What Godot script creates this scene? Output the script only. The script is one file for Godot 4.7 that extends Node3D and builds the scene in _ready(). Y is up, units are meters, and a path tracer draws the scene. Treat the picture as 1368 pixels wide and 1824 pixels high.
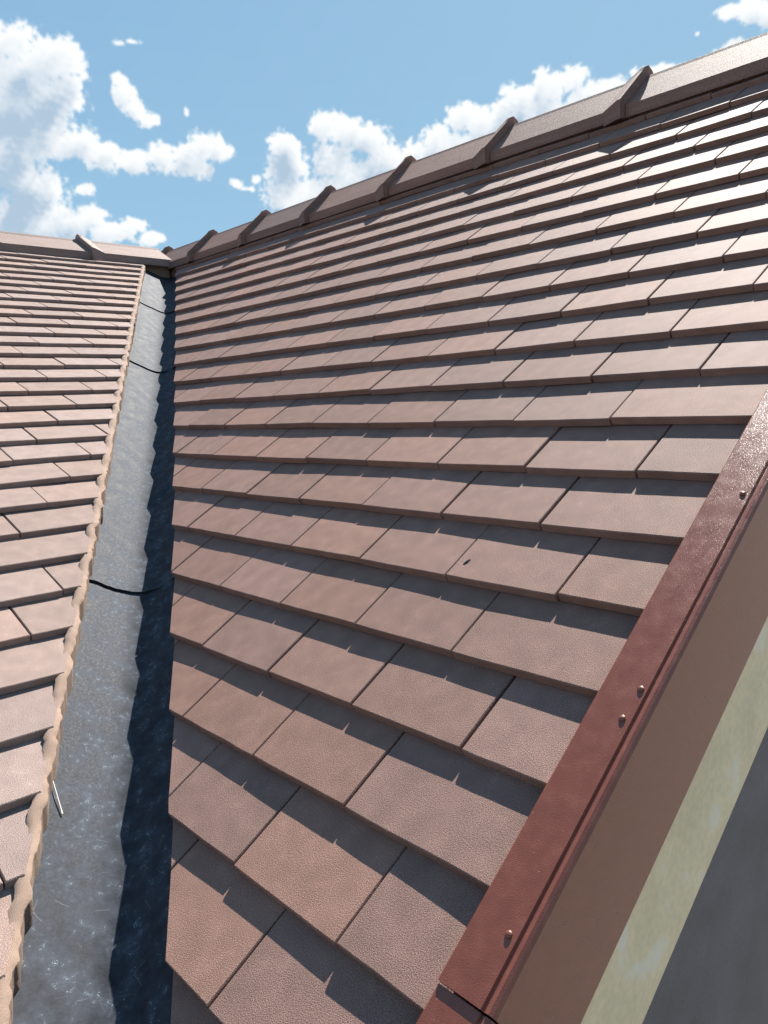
extends Node3D
# Corner of two tiled roof slopes with a lead valley between them, seen from above the verge of the steeper slope.
# World: x runs along the courses of the steep slope, y is up, z points back towards the viewer.

const TILE_PITCH := 0.166          # tile cover width, metres
const STEP := 0.012                # how far one course stands above the next
var rng := RandomNumberGenerator.new()
var pitch_a := deg_to_rad(36.72)   # steep slope
var pitch_b := deg_to_rad(23.23)   # shallow slope
var gauge_a := 0.1015
var gauge_b := 0.0993
var origin_b := Vector3(-0.5411, 0.1027, 0.3247)
var up_a: Vector3
var nor_a: Vector3
var up_b: Vector3
var nor_b: Vector3
var counts := {}

func _ready():
	rng.seed = 20240611
	up_a = Vector3(0, sin(pitch_a), -cos(pitch_a)); nor_a = Vector3(0, cos(pitch_a), sin(pitch_a))
	up_b = Vector3(-cos(pitch_b), sin(pitch_b), 0); nor_b = Vector3(sin(pitch_b), cos(pitch_b), 0)
	# ---- camera
	var cam := Camera3D.new(); cam.name = "camera"; add_child(cam)
	cam.transform = Transform3D(Basis(Vector3(0.6748, -0.0400, -0.7369), Vector3(-0.0740, 0.9898, -0.1216), Vector3(0.7343, 0.1366, 0.6650)).orthonormalized(), Vector3(1.5711, 0.0314, 0.9389))
	cam.fov = 66.66; cam.near = 0.02; cam.far = 2000.0; cam.current = true
	# ---- sky, sun, exposure
	var env := Environment.new()
	env.background_mode = Environment.BG_SKY
	var sky := Sky.new(); var sm := PanoramaSkyMaterial.new()
	sm.panorama = ImageTexture.create_from_image(make_sky()); sm.energy_multiplier = 0.44
	sky.sky_material = sm; env.sky = sky
	env.tonemap_mode = Environment.TONE_MAPPER_LINEAR
	env.tonemap_exposure = 2.4
	env.sdfgi_enabled = true; env.ssao_enabled = true; env.ssil_enabled = true
	var we := WorldEnvironment.new(); we.name = "world_environment"; we.environment = env; add_child(we)
	var sun := DirectionalLight3D.new(); sun.name = "sun"; add_child(sun)
	var to_sun := Vector3(-0.278, 0.741, -0.611).normalized()
	sun.look_at_from_position(to_sun * 10.0, Vector3.ZERO, Vector3.UP)
	sun.light_energy = 1.6; sun.light_color = Color(1.0, 0.98, 0.95); sun.light_angular_distance = 0.5; sun.shadow_enabled = true
	# ---- materials
	make_materials()
	# ---- setting and structure
	build_ground()
	build_roof_a()
	build_roof_b()
	build_valley()
	build_verge()
	build_walls()
	# ---- small things
	build_small_things()

# ------------------------------------------------------------------ helpers
func numbered(base: String, key: String) -> String:
	var k := key + "/" + base
	var n: int = counts.get(k, 0)
	counts[k] = n + 1
	return base if n == 0 else "%s_%03d" % [base, n]

func part(called: String, mesh: Mesh, mat: Material, parent: Node3D) -> MeshInstance3D:
	var o := MeshInstance3D.new()
	o.name = numbered(called, str(parent.get_instance_id()))
	o.mesh = mesh; o.material_override = mat
	parent.add_child(o)
	return o

func thing(called: String, label: String, category: String) -> Node3D:
	var o := Node3D.new()
	o.name = numbered(called, "top"); add_child(o)
	o.set_meta("label", label); o.set_meta("category", category); o.set_meta("kind", "thing")
	return o

func tri(st: SurfaceTool, a: Vector3, b: Vector3, c: Vector3, ua := Vector2.ZERO, ub := Vector2.ZERO, uc := Vector2.ZERO):
	# a, b, c run anticlockwise seen from outside
	st.set_uv(ua); st.add_vertex(a); st.set_uv(uc); st.add_vertex(c); st.set_uv(ub); st.add_vertex(b)

func flat_tool() -> SurfaceTool:
	var st := SurfaceTool.new(); st.begin(Mesh.PRIMITIVE_TRIANGLES); st.set_smooth_group(-1)
	return st

func finish(st: SurfaceTool) -> ArrayMesh:
	st.generate_normals()
	return st.commit()

func offset_poly(p: PackedVector2Array, b: float, closed := true) -> PackedVector2Array:
	# moves every edge of an anticlockwise outline inwards by b
	var out := PackedVector2Array()
	var n := p.size()
	for i in n:
		var e0: Vector2 = (p[i] - p[(i + n - 1) % n]).normalized()
		var e1: Vector2 = (p[(i + 1) % n] - p[i]).normalized()
		if not closed:
			if i == 0: e0 = e1
			if i == n - 1: e1 = e0
		var n0 := Vector2(-e0.y, e0.x); var n1 := Vector2(-e1.y, e1.x)
		out.append(p[i] + (n0 + n1) / max(0.35, 1.0 + n0.dot(n1)) * b)
	return out

func slab(p: PackedVector2Array, th: float, bev: float, uvo: Vector2) -> ArrayMesh:
	# a thin plate from an anticlockwise outline (s, t): top at height 0, top edges chamfered. Mesh axes: x = s, y = height, z = -t
	var st := flat_tool()
	var q := offset_poly(p, bev)
	var V := func(v: Vector2, h: float) -> Vector3: return Vector3(v.x, h, -v.y)
	var mid := Vector2.ZERO
	for v in q: mid += v / q.size()
	for i in q.size():
		var a := q[i]; var b := q[(i + 1) % q.size()]; var c := mid
		tri(st, V.call(a, 0.0), V.call(b, 0.0), V.call(c, 0.0), a + uvo, b + uvo, c + uvo)
		tri(st, V.call(a, -th), V.call(c, -th), V.call(b, -th), a + uvo, c + uvo, b + uvo)
	var n := p.size()
	for i in n:
		var j := (i + 1) % n
		var d := Vector2(0.01, 0.013)
		tri(st, V.call(p[i], -bev), V.call(p[j], -bev), V.call(q[j], 0.0), p[i] + uvo, p[j] + uvo, q[j] + uvo)
		tri(st, V.call(p[i], -bev), V.call(q[j], 0.0), V.call(q[i], 0.0), p[i] + uvo, q[j] + uvo, q[i] + uvo)
		tri(st, V.call(p[i], -th), V.call(p[j], -th), V.call(p[j], -bev), p[i] + uvo - d, p[j] + uvo - d, p[j] + uvo)
		tri(st, V.call(p[i], -th), V.call(p[j], -bev), V.call(p[i], -bev), p[i] + uvo - d, p[j] + uvo, p[i] + uvo)
		# close the rim of the underside, which follows q
		tri(st, V.call(p[j], -th), V.call(p[i], -th), V.call(q[i], -th), p[j] + uvo, p[i] + uvo, q[i] + uvo)
		tri(st, V.call(p[j], -th), V.call(q[i], -th), V.call(q[j], -th), p[j] + uvo, q[i] + uvo, q[j] + uvo)
	return finish(st)

func clip_half(p: PackedVector2Array, a: Vector2, nrm: Vector2) -> PackedVector2Array:
	# keeps the side of the line through a that nrm points to
	var out := PackedVector2Array()
	for i in p.size():
		var u := p[i]; var v := p[(i + 1) % p.size()]
		var du := (u - a).dot(nrm); var dv := (v - a).dot(nrm)
		if du >= 0.0: out.append(u)
		if (du >= 0.0) != (dv >= 0.0): out.append(u.lerp(v, du / (du - dv)))
	var tidy := PackedVector2Array()
	for i in out.size():
		if out[i].distance_to(out[(i + 1) % out.size()]) > 0.003: tidy.append(out[i])
	return tidy

func loft(rings: Array, closed := true, caps := true, smooth := false, hard_col := 9999, hard_row := 9999) -> ArrayMesh:
	# rings: arrays of Vector3 of equal length
	var st := SurfaceTool.new(); st.begin(Mesh.PRIMITIVE_TRIANGLES); st.set_smooth_group(0 if smooth else -1)
	var n: int = rings[0].size()
	var along := 0.0
	for r in rings.size() - 1:
		var A: PackedVector3Array = rings[r]; var B: PackedVector3Array = rings[r + 1]
		var step := A[0].distance_to(B[0])
		var around := 0.0
		for i in (n if closed else n - 1):
			var j := (i + 1) % n
			var w := A[i].distance_to(A[j])
			if smooth: st.set_smooth_group(1 if i >= hard_col else (2 + r - hard_row if r >= hard_row else 0))
			var u0 := Vector2(around, along); var u1 := Vector2(around + w, along); var u2 := Vector2(around + w, along + step); var u3 := Vector2(around, along + step)
			tri(st, A[i], A[j], B[j], u0, u1, u2)
			tri(st, A[i], B[j], B[i], u0, u2, u3)
			around += w
		along += step
	if caps:
		for e in [0, rings.size() - 1]:
			var R: PackedVector3Array = rings[e]
			var c := Vector3.ZERO
			for v in R: c += v
			c /= n
			var ax := (R[1] - R[0]).normalized()
			var nn: Vector3 = (rings[1][0] - rings[0][0]).normalized()
			nn = (nn - ax * nn.dot(ax)).normalized()
			var ay := nn.cross(ax)
			var flatp := PackedVector2Array()
			for v in R: flatp.append(Vector2((v - c).dot(ax), (v - c).dot(ay)))
			var ids := Geometry2D.triangulate_polygon(flatp)
			for i in range(0, ids.size(), 3):
				if e == 0: tri(st, R[ids[i]], R[ids[i + 2]], R[ids[i + 1]], flatp[ids[i]], flatp[ids[i + 2]], flatp[ids[i + 1]])
				else: tri(st, R[ids[i]], R[ids[i + 1]], R[ids[i + 2]], flatp[ids[i]], flatp[ids[i + 1]], flatp[ids[i + 2]])
	return finish(st)

# ------------------------------------------------------------------ sky
func make_sky() -> Image:
	var w := 4096; var h := 2048
	var sun_dir := Vector3(-0.278, 0.741, -0.611).normalized()
	# clear air, worked out coarsely and enlarged
	var lw := 256; var lh := 128
	var low := Image.create(lw, lh, false, Image.FORMAT_RGB8)
	for y in lh:
		var el := PI * (0.5 - (y + 0.5) / lh)
		for x in lw:
			var az := TAU * ((x + 0.5) / lw)
			var d := Vector3(sin(az) * cos(el), sin(el), -cos(az) * cos(el))
			var c := Color(0.380, 0.620, 0.800).lerp(Color(0.120, 0.300, 0.580), pow(clampf(sin(maxf(el, 0.0)) * 1.2, 0, 1), 0.95))
			var m := d.dot(sun_dir)
			var au := pow(maxf(0.0, m), 6.0)
			c = c.lerp(Color(0.46, 0.66, 0.82), clampf(au * 0.55, 0, 1))
			if el < 0.0: c = Color(0.20, 0.19, 0.17)
			low.set_pixel(x, y, c.linear_to_srgb())
	low.resize(w, h, Image.INTERPOLATE_CUBIC)
	var data := low.get_data()
	# cumulus: puffs given by azimuth, elevation and half sizes in degrees
	var puffs := [
		[-69.88,21.15,2.99,2.16],[-71.12,18.65,3.82,2.69],[-69.90,17.84,2.26,2.45],[-71.78,15.50,2.57,2.20],[-70.22,14.64,2.31,1.94],[-71.75,12.59,3.64,1.48],[-68.38,12.58,2.05,1.18],[-67.81,21.93,1.43,1.16],[-68.53,19.79,1.93,1.50],
		[-64.10,20.26,0.94,0.74],[-63.53,19.52,1.02,0.75],[-62.80,18.86,0.90,0.51],[-64.46,21.00,0.53,0.43],
		[-67.60,17.22,2.00,0.95],[-65.92,16.68,1.71,0.91],[-64.00,16.28,1.47,0.86],[-62.14,16.74,1.34,0.92],[-60.47,16.89,1.29,0.93],[-59.30,17.58,1.36,1.05],[-58.28,17.11,0.94,0.80],[-59.98,16.07,1.45,0.67],
		[-66.78,12.98,1.18,0.75],[-65.61,12.15,1.56,0.83],[-64.31,12.60,1.00,0.56],[-63.18,11.68,0.94,0.49],[-67.15,14.65,0.54,0.40],
		[-53.79,17.40,1.26,1.00],[-54.14,16.11,1.12,1.22],[-53.08,16.27,1.27,1.02],[-54.17,14.37,1.51,1.39],[-50.99,18.70,1.25,0.79],[-49.57,18.34,1.48,0.92],[-47.92,17.69,1.64,1.07],[-46.60,16.45,1.65,1.22],[-50.53,16.40,1.88,1.36],[-48.62,15.31,2.28,1.38],[-51.81,14.51,2.28,1.40],
		[-44.83,16.71,1.12,1.01],[-43.23,17.64,1.26,0.86],[-41.26,18.84,1.23,0.97],[-40.11,18.43,1.45,1.11],[-42.29,16.74,2.22,1.34],[-38.40,18.29,1.79,1.29],[-37.23,19.64,1.34,0.95],[-35.36,20.09,1.52,0.99],[-33.89,20.24,1.23,0.80],[-32.80,19.33,1.50,1.06],[-36.13,18.25,2.12,1.29],[-31.53,19.33,1.34,0.81],[-29.24,19.79,1.11,0.61],[-28.20,19.95,1.09,0.54],[-27.01,19.97,0.63,0.24],
		[-24.24,22.27,0.89,0.45],[-22.97,22.08,1.05,0.67],[-22.08,21.63,0.86,0.67],[-23.89,20.62,0.72,0.35],[-24.53,20.38,0.73,0.29],[-21.56,21.80,1.14,0.82],
		[-63.55,23.08,0.59,0.15],[-64.10,22.93,0.39,0.12],[-60.19,19.47,0.17,0.25],[-57.20,15.22,0.37,0.28],[-26.19,21.54,0.15,0.12],[-56.34,14.91,0.37,0.17],[-55.84,15.43,0.30,0.28],
	]
	# the same kind of cloud goes on all round
	var r := RandomNumberGenerator.new(); r.seed = 77
	for k in 46:
		var az := r.randf_range(-16.0, 282.0)
		var el := r.randf_range(6.0, 40.0)
		if az > 270.0: el = r.randf_range(6.0, 14.0)
		var big := r.randf_range(0.7, 1.5)
		for j in r.randi_range(5, 10):
			puffs.append([az + r.randf_range(-3.4, 3.4) * big, el + r.randf_range(-0.7, 1.2) * big, r.randf_range(1.0, 2.1) * big, r.randf_range(0.7, 1.2) * big])
	var rows := 760
	var top := 1024 - 700                      # image row of elevation 61.5 degrees
	var ppd := w / 360.0
	var field := PackedFloat32Array(); field.resize(w * rows); field.fill(-1.0)
	for p in puffs:
		var cx: float = p[0] * ppd
		var cy: float = 1024.0 - p[1] * ppd - top
		var ca := cos(deg_to_rad(p[1]))
		var wisp := 0.45 if p[3] < 0.32 else 1.0
		var rx: float = p[2] * ppd / ca; var ry: float = p[3] * ppd
		for y in range(maxi(0, int(cy - ry * 1.75)), mini(rows, int(cy + ry * 1.75) + 1)):
			var dy := (y - cy) / ry
			for x in range(int(cx - rx * 1.75), int(cx + rx * 1.75) + 1):
				var dx := (x - cx) / rx
				var v := (1.0 - sqrt(dx * dx + dy * dy)) * wisp
				if v > -0.75:
					var i := y * w + posmod(x, w)
					var o := field[i]
					# smooth union
					var hh := clampf(0.5 + 0.5 * (v - o) / 0.25, 0.0, 1.0)
					field[i] = lerpf(o, v, hh) + 0.25 * hh * (1.0 - hh)
	var n1 := FastNoiseLite.new(); n1.seed = 5; n1.noise_type = FastNoiseLite.TYPE_SIMPLEX_SMOOTH; n1.fractal_type = FastNoiseLite.FRACTAL_FBM; n1.fractal_octaves = 5; n1.frequency = 28.0; n1.fractal_gain = 0.55
	var n2 := FastNoiseLite.new(); n2.seed = 9; n2.noise_type = FastNoiseLite.TYPE_CELLULAR; n2.cellular_return_type = FastNoiseLite.RETURN_DISTANCE; n2.frequency = 52.0; n2.fractal_type = FastNoiseLite.FRACTAL_FBM; n2.fractal_octaves = 3
	var n3 := FastNoiseLite.new(); n3.seed = 15; n3.noise_type = FastNoiseLite.TYPE_SIMPLEX_SMOOTH; n3.fractal_type = FastNoiseLite.FRACTAL_FBM; n3.fractal_octaves = 4; n3.frequency = 95.0; n3.fractal_gain = 0.6
	var dens := PackedFloat32Array(); dens.resize(w * rows)
	for y in rows:
		var el := deg_to_rad((1024.0 - (y + top) - 0.5) / ppd)
		var ce := cos(el); var se := sin(el)
		for x in w:
			var f := field[y * w + x]
			if f <= -0.74: continue
			var az := deg_to_rad((x + 0.5) / ppd)
			var d := Vector3(sin(az) * ce, se, -cos(az) * ce)
			var a := n1.get_noise_3dv(d)
			var b := n2.get_noise_3dv(d)          # about -1 in the middle of a cell
			dens[y * w + x] = f + 0.10 + 0.55 * a - 0.26 * (b + 0.65) + 0.42 * n3.get_noise_3dv(d)
	# brightness from how much cloud lies on the way to the sun, colour over the clear air
	for y in rows:
		var el_deg := (1024.0 - (y + top)) / ppd
		for x in w:
			var v := dens[y * w + x]
			if v <= 0.0: continue
			var a := smoothstep(0.0, 0.36, v)
			var az_deg := wrapf((x + 0.5) / ppd, -180.0, 180.0)
			var sx := clampf((-24.5 - az_deg) / 60.0, -1.0, 1.0)
			var shade := 0.0
			for k in 4:
				var yy := y - int((k + 1) * 4.5)
				var xx := posmod(x + int(sx * (k + 1) * 4.0), w)
				if yy >= 0: shade += clampf(dens[yy * w + xx], 0.0, 1.1)
			shade = clampf(shade / 4.0 - 0.12, 0.0, 1.0)
			shade *= 0.8 + 0.9 * n1.get_noise_3d(x * 0.0007, y * 0.0009, 3.0)
			var c := Color(0.95, 0.97, 0.98).lerp(Color(0.43, 0.56, 0.70), clampf(shade * 1.6, 0, 1))
			c = c.linear_to_srgb()
			var i := ((y + top) * w + x) * 3
			data[i] = int(lerpf(data[i], c.r * 255.0, a)); data[i + 1] = int(lerpf(data[i + 1], c.g * 255.0, a)); data[i + 2] = int(lerpf(data[i + 2], c.b * 255.0, a))
	return Image.create_from_data(w, h, false, Image.FORMAT_RGB8, data)

# ------------------------------------------------------------------ materials
var tile_mats: Array[StandardMaterial3D] = []
var tile_mats_b: Array[StandardMaterial3D] = []
var ridge_mats: Array[StandardMaterial3D] = []
var ridge_mats_b: Array[StandardMaterial3D] = []
var mortar_mat: StandardMaterial3D
var lead_mat: StandardMaterial3D
var cladding_mat: StandardMaterial3D
var trim_mat: StandardMaterial3D
var cream_mat: StandardMaterial3D
var dark_mat: StandardMaterial3D

func noise_bytes(size: int, sd: int, freq: float, oct := 3, kind := FastNoiseLite.TYPE_SIMPLEX_SMOOTH) -> PackedByteArray:
	var n := FastNoiseLite.new(); n.seed = sd; n.frequency = freq; n.noise_type = kind; n.fractal_octaves = oct
	n.fractal_type = FastNoiseLite.FRACTAL_FBM if oct > 1 else FastNoiseLite.FRACTAL_NONE
	var im := n.get_seamless_image(size, size, false, false, 0.12, true)
	im.convert(Image.FORMAT_L8)
	return im.get_data()

func normal_from(bytes: PackedByteArray, size: int, strength: float) -> ImageTexture:
	var im := Image.create_from_data(size, size, false, Image.FORMAT_L8, bytes)
	im.convert(Image.FORMAT_RGBA8)
	im.bump_map_to_normal_map(strength)
	im.convert(Image.FORMAT_RGB8)
	return ImageTexture.create_from_image(im)

func mat(color: Color, rough: float) -> StandardMaterial3D:
	var m := StandardMaterial3D.new(); m.albedo_color = color.linear_to_srgb(); m.roughness = rough
	return m

func make_materials():
	var S := 1024
	# clay tile: sanded grain, soft patches, pale salts
	var grain := noise_bytes(S, 11, 0.24, 3)
	var fine := noise_bytes(S, 12, 0.40, 1)
	var patch := noise_bytes(S, 13, 0.006, 3)
	var salts := noise_bytes(S, 14, 0.012, 4)
	var col := PackedByteArray(); col.resize(S * S * 3)
	var bump := PackedByteArray(); bump.resize(S * S)
	for i in S * S:
		var g := grain[i] / 255.0 - 0.5; var f := fine[i] / 255.0 - 0.5; var p := patch[i] / 255.0 - 0.5
		var l := 1.0 + 0.85 * g + 0.45 * f + 0.14 * p
		var sa := smoothstep(0.66, 0.95, salts[i] / 255.0) * (0.5 + g) * 0.35
		var cr := lerpf(0.76 * l, 0.98, sa); var cg := lerpf(0.76 * l * 1.0, 0.98, sa); var cb := lerpf(0.76 * l * 1.0, 0.98, sa)
		col[i * 3] = int(clampf(cr, 0, 1) * 255); col[i * 3 + 1] = int(clampf(cg, 0, 1) * 255); col[i * 3 + 2] = int(clampf(cb, 0, 1) * 255)
		bump[i] = int(clampf(0.5 + g * 0.8 + f * 0.4, 0, 1) * 255)
	var tile_col := ImageTexture.create_from_image(Image.create_from_data(S, S, false, Image.FORMAT_RGB8, col))
	var tile_nor := normal_from(bump, S, 2.2)
	for v in 8:
		for which in 2:
			var t := 1.0 + (v - 3.5) * 0.022
			var base := Color(0.392, 0.230, 0.180) if which == 0 else Color(0.445, 0.318, 0.268)
			var warm := 1.0 + 0.03 * sin(v * 2.4)
			var m := mat(Color(base.r * t * warm, base.g * t, base.b * t / warm), 0.70)
			m.albedo_texture = tile_col; m.normal_enabled = true; m.normal_texture = tile_nor; m.normal_scale = 0.6
			m.uv1_scale = Vector3(3.1, 3.1, 1); m.metallic_specular = 0.32
			if which == 0: tile_mats.append(m)
			else: tile_mats_b.append(m)
	for v in 4:
		for which in 2:
			var m: StandardMaterial3D = (tile_mats if which == 0 else tile_mats_b)[v * 2].duplicate()
			m.uv1_scale = Vector3(5.0, 0.5, 1); m.uv1_offset = Vector3(v * 0.23, v * 0.37, 0)
			if which == 0: ridge_mats.append(m)
			else: ridge_mats_b.append(m)
	mortar_mat = mat(Color(0.50, 0.345, 0.255), 0.9)
	mortar_mat.albedo_texture = tile_col; mortar_mat.normal_enabled = true; mortar_mat.normal_texture = tile_nor; mortar_mat.normal_scale = 1.4; mortar_mat.uv1_scale = Vector3(5, 5, 1)
	# lead: mottled patina, scuffs, pale specks
	var lp := noise_bytes(S, 21, 0.010, 5); var lg := noise_bytes(S, 22, 0.09, 3); var ls := noise_bytes(S, 23, 0.035, 4); var lf := noise_bytes(S, 24, 0.28, 2)
	var lc := PackedByteArray(); lc.resize(S * S * 3)
	var lr := PackedByteArray(); lr.resize(S * S)
	var lb := PackedByteArray(); lb.resize(S * S)
	for i in S * S:
		var p := lp[i] / 255.0; var g := lg[i] / 255.0; var s := ls[i] / 255.0; var f := lf[i] / 255.0
		var spec := smoothstep(0.62, 0.76, f) * smoothstep(0.60, 0.74, s) * smoothstep(0.42, 0.62, p)
		var scuff := smoothstep(0.60, 0.85, p) * smoothstep(0.45, 0.8, g) * 0.6
		var l := 0.245 + 0.15 * (p - 0.5) + 0.045 * (g - 0.5) + 0.05 * (s - 0.5) + 0.03 * (f - 0.5)
		var w := clampf(spec * 0.75 + scuff * 0.16, 0, 1)
		lc[i * 3] = int(clampf(lerpf(l * 0.93, 0.80, w), 0, 1) * 255); lc[i * 3 + 1] = int(clampf(lerpf(l * 0.98, 0.91, w), 0, 1) * 255); lc[i * 3 + 2] = int(clampf(lerpf(l * 1.08, 0.92, w), 0, 1) * 255)
		lr[i] = int(clampf(0.70 + 0.22 * (g - 0.5) + 0.2 * (p - 0.5) + 0.3 * w, 0, 1) * 255)
		lb[i] = int(clampf(0.5 + 0.5 * (s - 0.5) + 0.4 * (g - 0.5), 0, 1) * 255)
	# thin scratches and scuffs left by boots and tools
	var sr := RandomNumberGenerator.new(); sr.seed = 404
	for k in 150:
		var x := sr.randf() * S; var y := sr.randf() * S; var an := sr.randf() * TAU
		var bend := sr.randf_range(-0.008, 0.008); var n := sr.randi_range(6, 44); var str_ := sr.randf_range(0.08, 0.42)
		for j in n:
			var i := (posmod(int(y), S) * S + posmod(int(x), S))
			for c in 3: lc[i * 3 + c] = int(lerpf(lc[i * 3 + c], 200.0, str_))
			x += cos(an); y += sin(an); an += bend
	lead_mat = mat(Color(1, 1, 1), 1.0); lead_mat.metallic = 0.15; lead_mat.metallic_specular = 0.25
	lead_mat.albedo_texture = ImageTexture.create_from_image(Image.create_from_data(S, S, false, Image.FORMAT_RGB8, lc))
	lead_mat.roughness_texture = ImageTexture.create_from_image(Image.create_from_data(S, S, false, Image.FORMAT_L8, lr)); lead_mat.roughness_texture_channel = BaseMaterial3D.TEXTURE_CHANNEL_RED
	lead_mat.normal_enabled = true; lead_mat.normal_texture = normal_from(lb, S, 2.0); lead_mat.normal_scale = 0.22
	lead_mat.uv1_scale = Vector3(2.2, 2.2, 1)
	var wp := noise_bytes(512, 51, 0.008, 4); var wg := noise_bytes(512, 52, 0.22, 3)
	var wc := PackedByteArray(); wc.resize(512 * 512 * 3)
	for i in 512 * 512:
		var l := 0.315 + 0.07 * (wp[i] / 255.0 - 0.5) + 0.10 * (wg[i] / 255.0 - 0.5)
		wc[i * 3] = int(l * 0.98 * 255); wc[i * 3 + 1] = int(l * 0.96 * 255); wc[i * 3 + 2] = int(l * 1.06 * 255)
	cladding_mat = mat(Color(1, 1, 1), 0.62); cladding_mat.albedo_texture = ImageTexture.create_from_image(Image.create_from_data(512, 512, false, Image.FORMAT_RGB8, wc))
	cladding_mat.normal_enabled = true; cladding_mat.normal_texture = normal_from(wg, 512, 1.5); cladding_mat.normal_scale = 0.5; cladding_mat.uv1_scale = Vector3(2.4, 2.4, 1)
	# painted metal trim: smooth paint with dust, splashes and a fine orange peel
	var dust := noise_bytes(S, 31, 0.30, 2); var smear := noise_bytes(S, 32, 0.014, 4); var drop := noise_bytes(S, 33, 0.05, 2)
	var tc := PackedByteArray(); tc.resize(S * S * 3)
	var trr := PackedByteArray(); trr.resize(S * S)
	for i in S * S:
		var d := dust[i] / 255.0; var s := smear[i] / 255.0; var q := drop[i] / 255.0
		var w := smoothstep(0.74, 0.92, d) * (0.25 + 0.75 * smoothstep(0.3, 0.7, s)) * 0.75 + smoothstep(0.88, 0.97, q) * 0.35 + smoothstep(0.62, 0.95, s) * 0.04
		var l := 1.0 + 0.10 * (s - 0.5) + 0.06 * (d - 0.5)
		tc[i * 3] = int(clampf(lerpf(0.455 * l, 0.72, w), 0, 1) * 255); tc[i * 3 + 1] = int(clampf(lerpf(0.252 * l, 0.60, w), 0, 1) * 255); tc[i * 3 + 2] = int(clampf(lerpf(0.190 * l, 0.54, w), 0, 1) * 255)
		trr[i] = int(clampf(0.30 + 0.08 * (s - 0.5) + 0.45 * w, 0, 1) * 255)
	trim_mat = mat(Color(1, 1, 1), 1.0)
	trim_mat.albedo_texture = ImageTexture.create_from_image(Image.create_from_data(S, S, false, Image.FORMAT_RGB8, tc))
	trim_mat.roughness_texture = ImageTexture.create_from_image(Image.create_from_data(S, S, false, Image.FORMAT_L8, trr)); trim_mat.roughness_texture_channel = BaseMaterial3D.TEXTURE_CHANNEL_RED
	trim_mat.normal_enabled = true; trim_mat.normal_texture = normal_from(dust, S, 1.0); trim_mat.normal_scale = 0.8
	trim_mat.uv1_scale = Vector3(3, 3, 1)
	# cream painted timber, with filler patches
	var cp := noise_bytes(512, 41, 0.012, 3); var cg := noise_bytes(512, 42, 0.1, 3)
	var cc := PackedByteArray(); cc.resize(512 * 512 * 3)
	for i in 512 * 512:
		var p := cp[i] / 255.0; var g := cg[i] / 255.0
		var l := 1.0 + 0.10 * (g - 0.5) + 0.10 * (p - 0.5)
		var w := smoothstep(0.66, 0.84, p) * 0.6
		cc[i * 3] = int(clampf(lerpf(0.80 * l, 0.80, w), 0, 1) * 255); cc[i * 3 + 1] = int(clampf(lerpf(0.735 * l, 0.79, w), 0, 1) * 255); cc[i * 3 + 2] = int(clampf(lerpf(0.60 * l, 0.74, w), 0, 1) * 255)
	cream_mat = mat(Color(1, 1, 1), 0.45); cream_mat.albedo_texture = ImageTexture.create_from_image(Image.create_from_data(512, 512, false, Image.FORMAT_RGB8, cc)); cream_mat.uv1_scale = Vector3(1.8, 1.8, 1)
	dark_mat = mat(Color(0.06, 0.05, 0.045), 0.95)

# ------------------------------------------------------------------ ground
func build_ground():
	var pm := PlaneMesh.new(); pm.size = Vector2(1200, 1200)
	var g := MeshInstance3D.new(); g.name = "ground"; g.mesh = pm; g.position = Vector3(0, -4.2, 0)
	var m := mat(Color(0.09, 0.10, 0.05), 0.95)
	var nt := noise_bytes(512, 61, 0.02, 5)
	var c := PackedByteArray(); c.resize(512 * 512 * 3)
	for i in 512 * 512:
		var v := nt[i] / 255.0
		c[i * 3] = int(lerpf(105, 150, v)); c[i * 3 + 1] = int(lerpf(100, 142, v)); c[i * 3 + 2] = int(lerpf(92, 130, v))
	m.albedo_color = Color(1, 1, 1); m.albedo_texture = ImageTexture.create_from_image(Image.create_from_data(512, 512, false, Image.FORMAT_RGB8, c)); m.uv1_scale = Vector3(300, 300, 1)
	g.material_override = m; g.set_meta("kind", "structure"); add_child(g)

# ------------------------------------------------------------------ tiles
func tile_outline(w: float, length: float, r: RandomNumberGenerator) -> PackedVector2Array:
	# tail along t = 0, slightly uneven; begins at a head corner, anticlockwise
	var p := PackedVector2Array()
	p.append(Vector2(-w / 2, length))
	p.append(Vector2(-w / 2, 0.0006 * r.randf()))
	var n := 6
	for i in range(1, n):
		p.append(Vector2(-w / 2 + w * (i + r.randf_range(-0.25, 0.25)) / n, r.randf_range(-0.00045, 0.00055)))
	p.append(Vector2(w / 2, 0.0006 * r.randf()))
	p.append(Vector2(w / 2, length))
	return p

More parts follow.
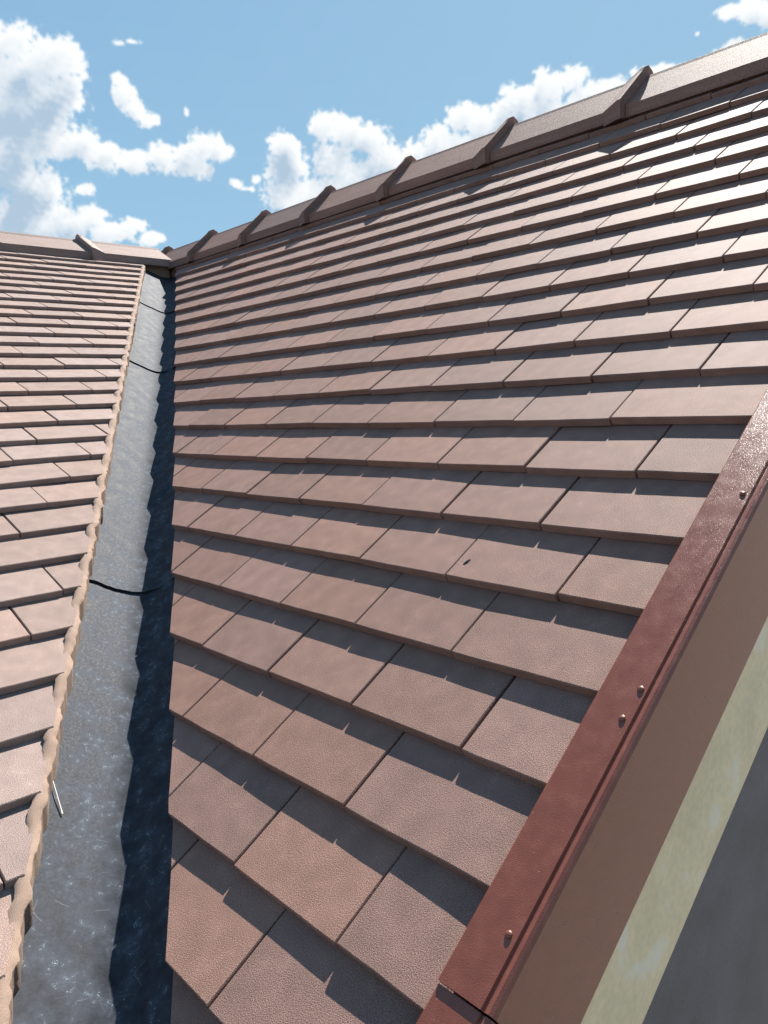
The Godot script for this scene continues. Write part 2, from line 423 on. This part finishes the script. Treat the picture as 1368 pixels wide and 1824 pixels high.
func lay_tiles(root: Node3D, gauge: float, first: int, last: int, t_top: float, s_min: Callable, s_max: Callable, joint0: float, odd_shift: bool, cut_a: Vector2, cut_n: Vector2, mats: Array, keep: Callable, gap: float):
	# root's axes: x = s, y = normal, z = -t. One mesh for each tile; those that keep() refuses are joined into one part.
	var tilt := -atan(STEP / gauge)
	var th := STEP - 0.0008
	var shared: Array[ArrayMesh] = []
	var lens := 0.265
	for v in 10:
		shared.append(slab(tile_outline(TILE_PITCH - gap, lens, rng), th, 0.0011, Vector2(rng.randf(), rng.randf())))
	var rest := SurfaceTool.new(); rest.begin(Mesh.PRIMITIVE_TRIANGLES)
	var rest_count := 0
	for k in range(first, last + 1):
		var t0 := -k * gauge
		var lo: float = s_min.call(t0); var hi: float = s_max.call(t0)
		var half := 0.5 if (posmod(k, 2) == 1) == odd_shift else 0.0
		var edges: Array[float] = []
		var j := floori((lo / TILE_PITCH) - half) - 1
		while true:
			var e := joint0 + (j + half) * TILE_PITCH
			if e > lo + 0.02 and e < hi - 0.06: edges.append(e + rng.randf_range(-0.002, 0.002))
			j += 1
			if e > hi: break
		edges.push_front(lo); edges.append(hi)
		for i in edges.size() - 1:
			var a: float = edges[i]; var b: float = edges[i + 1]
			if b - a < 0.004: continue
			var mid := (a + b) / 2
			var dt := rng.randf_range(-0.0014, 0.0014)
			var dn := rng.randf_range(-0.0005, 0.0007)
			var length := minf(lens, t_top - t0)
			var full: bool = absf((b - a) - TILE_PITCH) < 0.004 and length > lens - 0.001
			# distance of the tile's lower corners and head from the valley cut
			var near := minf((Vector2(a, t0) - cut_a).dot(cut_n), (Vector2(b, t0) - cut_a).dot(cut_n))
			if near < 0.07: full = false
			var mesh: ArrayMesh
			if full:
				mesh = shared[rng.randi() % shared.size()]
			else:
				if near < 0.07: length = minf(length, gauge + 0.014)
				var p := tile_outline(b - a - gap, length, rng)
				p = clip_half(p, cut_a - Vector2(mid, t0 + dt), cut_n)
				if p.size() < 3: continue
				var area := 0.0
				for q in p.size(): area += p[q].cross(p[(q + 1) % p.size()])
				if area < 0.0004: continue
				mesh = slab(p, th, 0.0011, Vector2(rng.randf(), rng.randf()))
			var basis := Basis(Vector3.RIGHT, tilt + rng.randf_range(-0.006, 0.004)) * Basis(Vector3.UP, rng.randf_range(-0.006, 0.006)) * Basis(Vector3.BACK, rng.randf_range(-0.007, 0.007) * (2.6 if rng.randf() < 0.14 else 1.0))
			var xf := Transform3D(basis, Vector3(mid, dn, -(t0 + dt)))
			if keep.call(mid, t0):
				var o := part("tile", mesh, mats[rng.randi() % mats.size()], root)
				o.transform = xf
			else:
				rest.append_from(mesh, 0, xf); rest_count += 1
	if rest_count > 0:
		var o := part("outer_tiles", rest.commit(), mats[3], root)
		o.set_meta("kind", "stuff")
	print(root.name, " tiles ", counts.get(str(root.get_instance_id()) + "/tile", 0), " rest ", rest_count)

func roof_frame(called: String, label: String, s_axis: Vector3, nrm: Vector3, up: Vector3, at: Vector3) -> Node3D:
	var o := thing(called, label, "roof")
	o.transform = Transform3D(Basis(s_axis, nrm, -up), at)
	return o

func build_roof_a():
	var root := roof_frame("tiled_roof", "steep brown clay tile slope with glossy sheen between lead valley and red verge", Vector3.RIGHT, nor_a, up_a, Vector3.ZERO)
	var ca := Vector2(0.9546, -0.8391)
	var dir := Vector2(1.0, -0.6996).normalized()
	var cn := Vector2(-dir.y, dir.x)            # towards the slope
	var smin := func(t: float) -> float: return 0.9546 - (t + 0.12 + 0.8391) / 0.6996
	var smax := func(_t: float) -> float: return 1.222
	lay_tiles(root, gauge_a, -13, 9, 1.372, smin, smax, 0.0, true, ca, cn, tile_mats, func(_s, _t): return true, 0.0026)
	# boarding below the tiles
	var p := PackedVector2Array([Vector2(-2.25, 1.36), Vector2(-2.07, 1.36), Vector2(1.17, -0.92), Vector2(1.22, -0.92), Vector2(1.22, 1.36)])
	p = PackedVector2Array([Vector2(1.22, 1.36), Vector2(-1.93, 1.36), Vector2(1.13, -0.90), Vector2(1.22, -0.90)])
	var b := part("underlay", slab(p, 0.02, 0.0, Vector2.ZERO), dark_mat, root); b.position.y = -0.046
	var bk := slab(PackedVector2Array([Vector2(-2.3, 0.0), Vector2(1.22, 0.0), Vector2(1.22, 2.3), Vector2(-2.3, 2.3)]), 0.03, 0.0, Vector2.ZERO)
	var back := part("rear_slope", bk, tile_mats[2], root)
	back.transform = root.transform.affine_inverse() * Transform3D(Basis(Vector3.RIGHT, Vector3(0, cos(pitch_a), -sin(pitch_a)), Vector3(0, sin(pitch_a), cos(pitch_a))), Vector3(0, 0.80 - 2.3 * sin(pitch_a), -1.105 - 2.3 * cos(pitch_a)))
	# ridge
	var inv := root.transform.affine_inverse()
	for i in 9:
		var x1 := 0.8885 - 0.4505 * (i - 0)
		var x0 := x1 - 0.4505
		if x1 < -2.3: x0 = -2.42
		if i == 8: continue
		ridge_tile(root, inv, Vector3(x0 + 0.002, 0.873, -1.1), Vector3(x1, 0.873, -1.1), Vector3.BACK, 41.5, 0.118, 0.030, ridge_mats)
	ridge_tile(root, inv, Vector3(0.8905, 0.873, -1.1), Vector3(1.235, 0.873, -1.1), Vector3.BACK, 41.5, 0.118, 0.030, ridge_mats)
	# bedding below the ridge tiles
	var rb: Array = []
	for x in [-2.36, 1.2]:
		var ring := PackedVector3Array()
		for q in [Vector2(-0.085, 0.70), Vector2(0.085, 0.70), Vector2(0.085, 0.757), Vector2(0.0, 0.84), Vector2(-0.085, 0.757)]:
			ring.append(inv * Vector3(x, q.y, -1.1 + q.x))
		rb.append(ring)
	part("ridge_bedding", loft(rb), mortar_mat, root)

func ridge_tile(root: Node3D, inv: Transform3D, from: Vector3, to: Vector3, side: Vector3, deg: float, half: float, drop: float, mats: Array):
	# angle ridge with a raised collar at the end "to"; side points across the ridge
	var drp := half * tan(deg_to_rad(deg))
	var rr := rng.randf_range(-0.003, 0.003)
	var outer := PackedVector2Array([Vector2(half, -drp - drop), Vector2(half, -drp), Vector2(0.016, -0.0165), Vector2(0.007, -0.0065), Vector2(0.0, -0.0035), Vector2(-0.007, -0.0065), Vector2(-0.016, -0.0165), Vector2(-half, -drp), Vector2(-half, -drp - drop)])
	var inner := offset_poly(outer, 0.014, false)
	var axis := (to - from).normalized()
	var at := func(base: Vector3, poly: PackedVector2Array) -> PackedVector3Array:
		var ring := PackedVector3Array()
		for q in poly: ring.append(inv * (base + side * q.x + Vector3.UP * (q.y + rr)))
		return ring
	var closed_poly := outer.duplicate()
	for i in range(inner.size() - 1, -1, -1): closed_poly.append(inner[i])
	if axis.cross(side).dot(Vector3.UP) < 0.0:
		pass
	var b := loft([at.call(from, closed_poly), at.call(to - axis * 0.004, closed_poly)])
	var o := part("ridge_tile", b, mats[rng.randi() % mats.size()], root)
	# collar
	var rings: Array = []
	for e in [[0.062, 0.0015], [0.016, 0.020], [0.009, 0.023], [0.0, 0.023]]:
		var po := offset_poly(outer, -e[1], false)
		po[0] += Vector2(0, -0.006); po[po.size() - 1] += Vector2(0, -0.006)
		var pi := offset_poly(outer, 0.004, false)
		var cl := po.duplicate()
		for i in range(pi.size() - 1, -1, -1): cl.append(pi[i])
		rings.append(at.call(to - axis * e[0], cl))
	part("collar", loft(rings), o.material_override, o)

func build_roof_b():
	var root := roof_frame("tiled_roof", "shallow sunlit brown clay tile slope with mortar edge along the lead valley", Vector3(0, 0, -1), nor_b, up_b, origin_b)
	# cut line in (s, t): s = origin_b.z - z
	var ca := Vector2(origin_b.z - 0.4632 + 0.003, -0.8923)
	var dir := Vector2(1.0, 1.94).normalized()   # t rises by 1.94 for every metre of s
	var cn := Vector2(-dir.y, dir.x)
	var smax := func(t: float) -> float: return ca.x + (t + 0.115 - ca.y) / 1.94
	var smin := func(_t: float) -> float: return -1.5
	lay_tiles(root, gauge_b, -17, 17, 1.80, smin, smax, 0.0, false, ca, cn, tile_mats_b, func(s, t): return s > ca.x + (t - ca.y) / 1.94 - 1.12, 0.0024)
	var p := PackedVector2Array([Vector2(0.86, 1.80), Vector2(-1.5, 1.80), Vector2(-1.5, -1.70), Vector2(-0.63, -1.70), Vector2(0.80, 1.15)])
	p = PackedVector2Array([Vector2(-1.5, -1.70), Vector2(-0.62, -1.70), Vector2(1.12, 1.80), Vector2(-1.5, 1.80)])
	var b := part("underlay", slab(p, 0.02, 0.0, Vector2.ZERO), dark_mat, root); b.position.y = -0.046
	var inv := root.transform.affine_inverse()
	var bk := slab(PackedVector2Array([Vector2(-1.5, 0.0), Vector2(3.0, 0.0), Vector2(3.0, 2.3), Vector2(-1.5, 2.3)]), 0.03, 0.0, Vector2.ZERO)
	var back := part("rear_slope", bk, tile_mats_b[2], root)
	back.transform = inv * Transform3D(Basis(Vector3(0, 0, -1), Vector3(-sin(pitch_b), cos(pitch_b), 0), Vector3(-cos(pitch_b), -sin(pitch_b), 0)), Vector3(-2.21 - 2.3 * cos(pitch_b) , 0.795 - 2.3 * sin(pitch_b), origin_b.z))
	# ridge, stopping against the other one
	ridge_tile(root, inv, Vector3(-2.2, 0.866, -1.0), Vector3(-2.2, 0.866, -0.595), Vector3(-1, 0, 0), 30.0, 0.145, 0.034, ridge_mats_b)
	for i in 5:
		ridge_tile(root, inv, Vector3(-2.2, 0.866, -0.593 + 0.4505 * i), Vector3(-2.2, 0.866, -0.595 + 0.4505 * (i + 1)), Vector3(-1, 0, 0), 30.0, 0.145, 0.034, ridge_mats_b)
	var rb: Array = []
	for z in [-1.0, 1.6]:
		var ring := PackedVector3Array()
		for q in [Vector2(0.11, 0.70), Vector2(-0.11, 0.70), Vector2(-0.11, 0.768), Vector2(0.0, 0.835), Vector2(0.11, 0.768)]:
			ring.append(inv * Vector3(-2.2 + q.x, q.y, z))
		rb.append(ring)
	part("ridge_bedding", loft(rb), mortar_mat, root)
	# mortar pointing along the cut edge, filling the steps between the courses
	var nz := FastNoiseLite.new(); nz.seed = 3; nz.frequency = 18.0; nz.fractal_octaves = 4
	var rings: Array = []
	var along := Vector2(dir.x, dir.y)
	var off := -cn                                # towards the valley
	var l0 := -0.85; var l1 := 2.96
	var steps := 620
	for i in steps + 1:
		var c := ca + along * lerpf(l0, l1, float(i) / steps)
		var ring := PackedVector3Array()
		var wob := nz.get_noise_2d(c.y, 1.0) * 0.006 + nz.get_noise_2d(c.y * 5.0, 7.0) * 0.003
		for m in [-0.009, -0.005, 0.000, 0.004, 0.007, 0.0085, 0.009]:
			var q: Vector2 = c + off * (m + (wob if m > 0.005 else wob * 0.6))
			var ph := fposmod(q.y, gauge_b) / gauge_b      # 0 at a tail, 1 just below the next
			var h := -STEP * ph
			# mortar climbs the step to the next course
			h += STEP * smoothstep(0.40, 0.995, ph) * 0.92
			h += -0.0010 + nz.get_noise_2d(q.y * 3.0, m * 300.0) * 0.0010
			if m < -0.006: h -= 0.004
			if m > 0.003: h -= 0.0008
			if m > 0.006: h -= 0.0022
			if m > 0.008: h = -0.030
			if m > 0.0088: h = -0.055
			ring.append(Vector3(q.x, h, -q.y))
		rings.append(ring)
	part("mortar", loft(rings, false, false, true, 4), mortar_mat, root)

# ------------------------------------------------------------------ lead valley
func crease(z: float) -> Vector3:
	var y := -z * tan(pitch_a) - 0.06
	return Vector3(origin_b.x - (y - origin_b.y + 0.08) / tan(pitch_b), y, z)

func build_valley():
	var root := thing("valley_gutter", "dark grey lead valley with black lap lines running between the two tiled slopes", "gutter")
	var cd := (crease(1.0) - crease(0.0)).normalized()
	var ml := cd.cross(nor_b).normalized()
	if ml.z < 0: ml = -ml
	ml = (ml * 0.135 + nor_b * 0.042).normalized()
	var mr := cd.cross(nor_a).normalized()
	if mr.x < 0: mr = -mr
	var nz := FastNoiseLite.new(); nz.seed = 41; nz.frequency = 7.0; nz.fractal_octaves = 3
	var nf := FastNoiseLite.new(); nf.seed = 42; nf.frequency = 26.0; nf.fractal_octaves = 3
	var laps := [-1.12, -0.663, -0.286, 0.330, 0.93]
	for k in 4:
		var z0: float = laps[k] - (0.0 if k == 0 else 0.03); var z1: float = laps[k + 1]
		var rows := int((z1 - z0) / 0.0075)
		var rings: Array = []
		for i in rows + 3:
			var v := clampf(float(i) / rows, 0.0, 1.0)
			var z := lerpf(z0, z1, v)
			var ring := PackedVector3Array()
			for j in 49:
				var u := lerpf(-0.165, 0.115, j / 48.0)
				var rad := 0.045
				var p := crease(z + nz.get_noise_2d(u * 3.0, k * 9.0) * 0.002)
				var nn := nor_b.lerp(nor_a, smoothstep(-rad, rad, u)).normalized()
				if u < -rad: p += ml * -u
				elif u > rad: p += mr * u
				else:
					var w := (u + rad) / (2 * rad)
					p += ml * rad * (1 - w) * (1 - w) + mr * rad * w * w
				var h := nz.get_noise_3d(p.x, p.y, p.z) * 0.0016 + nf.get_noise_3d(p.x, p.y, p.z) * 0.0006
				if u > 0.0: h += nf.get_noise_2d(z * 1.8, u * 0.6 + k) * 0.006 * smoothstep(0.0, 0.04, u)
				if k > 0: h += -0.002 * (1.0 - smoothstep(0.0, 0.06, v))
				h += 0.0045 * smoothstep(1.0 - 0.05 / (z1 - z0), 1.0, v)
				if i == rows + 1: h -= 0.0022
				if i == rows + 2: h -= 0.0022; p -= cd * 0.03
				ring.append(p + nn * h)
			rings.append(ring)
		part("lead_sheet", loft(rings, false, false, true, 9999, rows), lead_mat, root)

# ------------------------------------------------------------------ verge
func extrude_a(profile: PackedVector2Array, t0: float, t1: float, tilt := 0.0) -> ArrayMesh:
	# profile (x, height above the steep slope), anticlockwise seen from the eaves; runs up the slope
	var rings: Array = []
	for t in [t0, t1]:
		var ring := PackedVector3Array()
		for q in profile: ring.append(Vector3(q.x, 0, 0) + nor_a * (q.y + (tilt if t == t0 else 0.0)) + up_a * t)
		rings.append(ring)
	return loft(rings)

func build_verge():
	var v := thing("verge_trim", "glossy red brown painted metal verge capping along the right edge of steep roof", "roof trim")
	var prof := PackedVector2Array([Vector2(1.190, 0.004), Vector2(1.1905, 0.0112), Vector2(1.192, 0.0125), Vector2(1.2335, 0.0125), Vector2(1.2350, 0.0105), Vector2(1.2372, 0.0105), Vector2(1.2388, 0.0140), Vector2(1.2420, 0.0148), Vector2(1.2450, 0.0135), Vector2(1.2468, 0.0100), Vector2(1.2478, -0.104), Vector2(1.2440, -0.107), Vector2(1.2440, -0.06), Vector2(1.2400, -0.02), Vector2(1.2320, 0.002)])
	prof.reverse()
	part("capping", extrude_a(prof, -0.6885, 1.37), trim_mat, v)
	var low := PackedVector2Array()
	for q in prof: low.append(Vector2(1.222 + (q.x - 1.222) * 0.985, q.y - 0.0026))
	part("capping", extrude_a(low, -1.0, -0.690), trim_mat, v)
	# rivets and their washers
	var d := SphereMesh.new(); d.radius = 0.0032; d.height = 0.0034; d.radial_segments = 14; d.rings = 6
	for q in [[1.2265, -0.143], [1.2277, -0.3995], [1.2251, -0.4326], [1.2259, -0.6347], [1.226, 0.16], [1.2265, 0.46]]:
		var r := part("rivet", d, trim_mat, v)
		r.transform = Transform3D(Basis(Vector3.RIGHT, nor_a, -up_a), Vector3(q[0], 0, 0) + nor_a * 0.0130 + up_a * q[1])
	var bb := thing("bargeboard", "cream painted timber bargeboard below the red brown verge capping", "board")
	var bp := PackedVector2Array([Vector2(1.2360, -0.085), Vector2(1.2370, -0.150), Vector2(1.2400, -0.200), Vector2(1.2400, -0.229), Vector2(1.2370, -0.234), Vector2(1.21, -0.234), Vector2(1.21, -0.085)])
	bp.reverse()
	part("board", extrude_a(bp, -1.0, 1.37), cream_mat, bb)

func build_walls():
	var w := thing("clad_wall", "dark slate grey wall surface in shade below the cream bargeboard", "wall")
	# gable wall under the verge: outline in (z, y)
	var rings: Array = []
	for x in [1.10, 1.205]:
		var ring := PackedVector3Array()
		for q in [Vector2(0.80, -4.2), Vector2(0.80, -0.80), Vector2(-1.1, 0.60), Vector2(-3.0, -0.80), Vector2(-3.0, -4.2)]:
			ring.append(Vector3(x, q.y, q.x))
		rings.append(ring)
	part("cladding", loft(rings), cladding_mat, w)

func build_small_things():
	# dark seed husk lying on a tile
	var husk := thing("seed_husk", "tiny dark seed husk lying on a tile of the steep roof", "husk")
	var tilt := Basis(Vector3.RIGHT, nor_a, -up_a)
	var rings: Array = []
	for i in 7:
		var u := i / 6.0
		var r := 0.0022 * sin(PI * clampf(u * 0.9 + 0.06, 0, 1)) + 0.0002
		var ring := PackedVector3Array()
		for j in 8: ring.append(Vector3(cos(TAU * j / 8.0) * r, 0.0018 + sin(TAU * j / 8.0) * r * 0.8, lerpf(-0.006, 0.008, u)))
		rings.append(ring)
	part("shell", loft(rings, true, true, true), dark_mat, husk)
	husk.transform = Transform3D(tilt * Basis(Vector3.UP, -0.35), Vector3(0.9289, 0, 0) + up_a * (-2.731 * gauge_a) + nor_a * -0.0048)
	# pale dry stalk on the lead
	var stalk := thing("dry_stalk", "thin pale dry grass stalk lying on the lead valley", "stalk")
	var ml := Vector3(-0.40, 0.46, 0.79).normalized()
	var nl := Vector3(0.504, 0.823, -0.263)
	var a := Vector3(0.579, -0.422, 0.6314); var b := Vector3(0.629, -0.4505, 0.6385) - nl * 0.001
	var mid := (a + b) / 2 + nl * 0.003 + ml * 0.002
	var srings: Array = []
	for i in 9:
		var u := i / 8.0
		var c := a.lerp(mid, u).lerp(mid.lerp(b, u), u)
		var ring := PackedVector3Array()
		for j in 6: ring.append(c - a + (ml * cos(TAU * j / 6.0) + nl * sin(TAU * j / 6.0)) * lerpf(0.0006, 0.0011, u))
		srings.append(ring)
	part("stem", loft(srings, true, true, true), mat(Color(0.62, 0.58, 0.48), 0.7), stalk)
	stalk.position = a
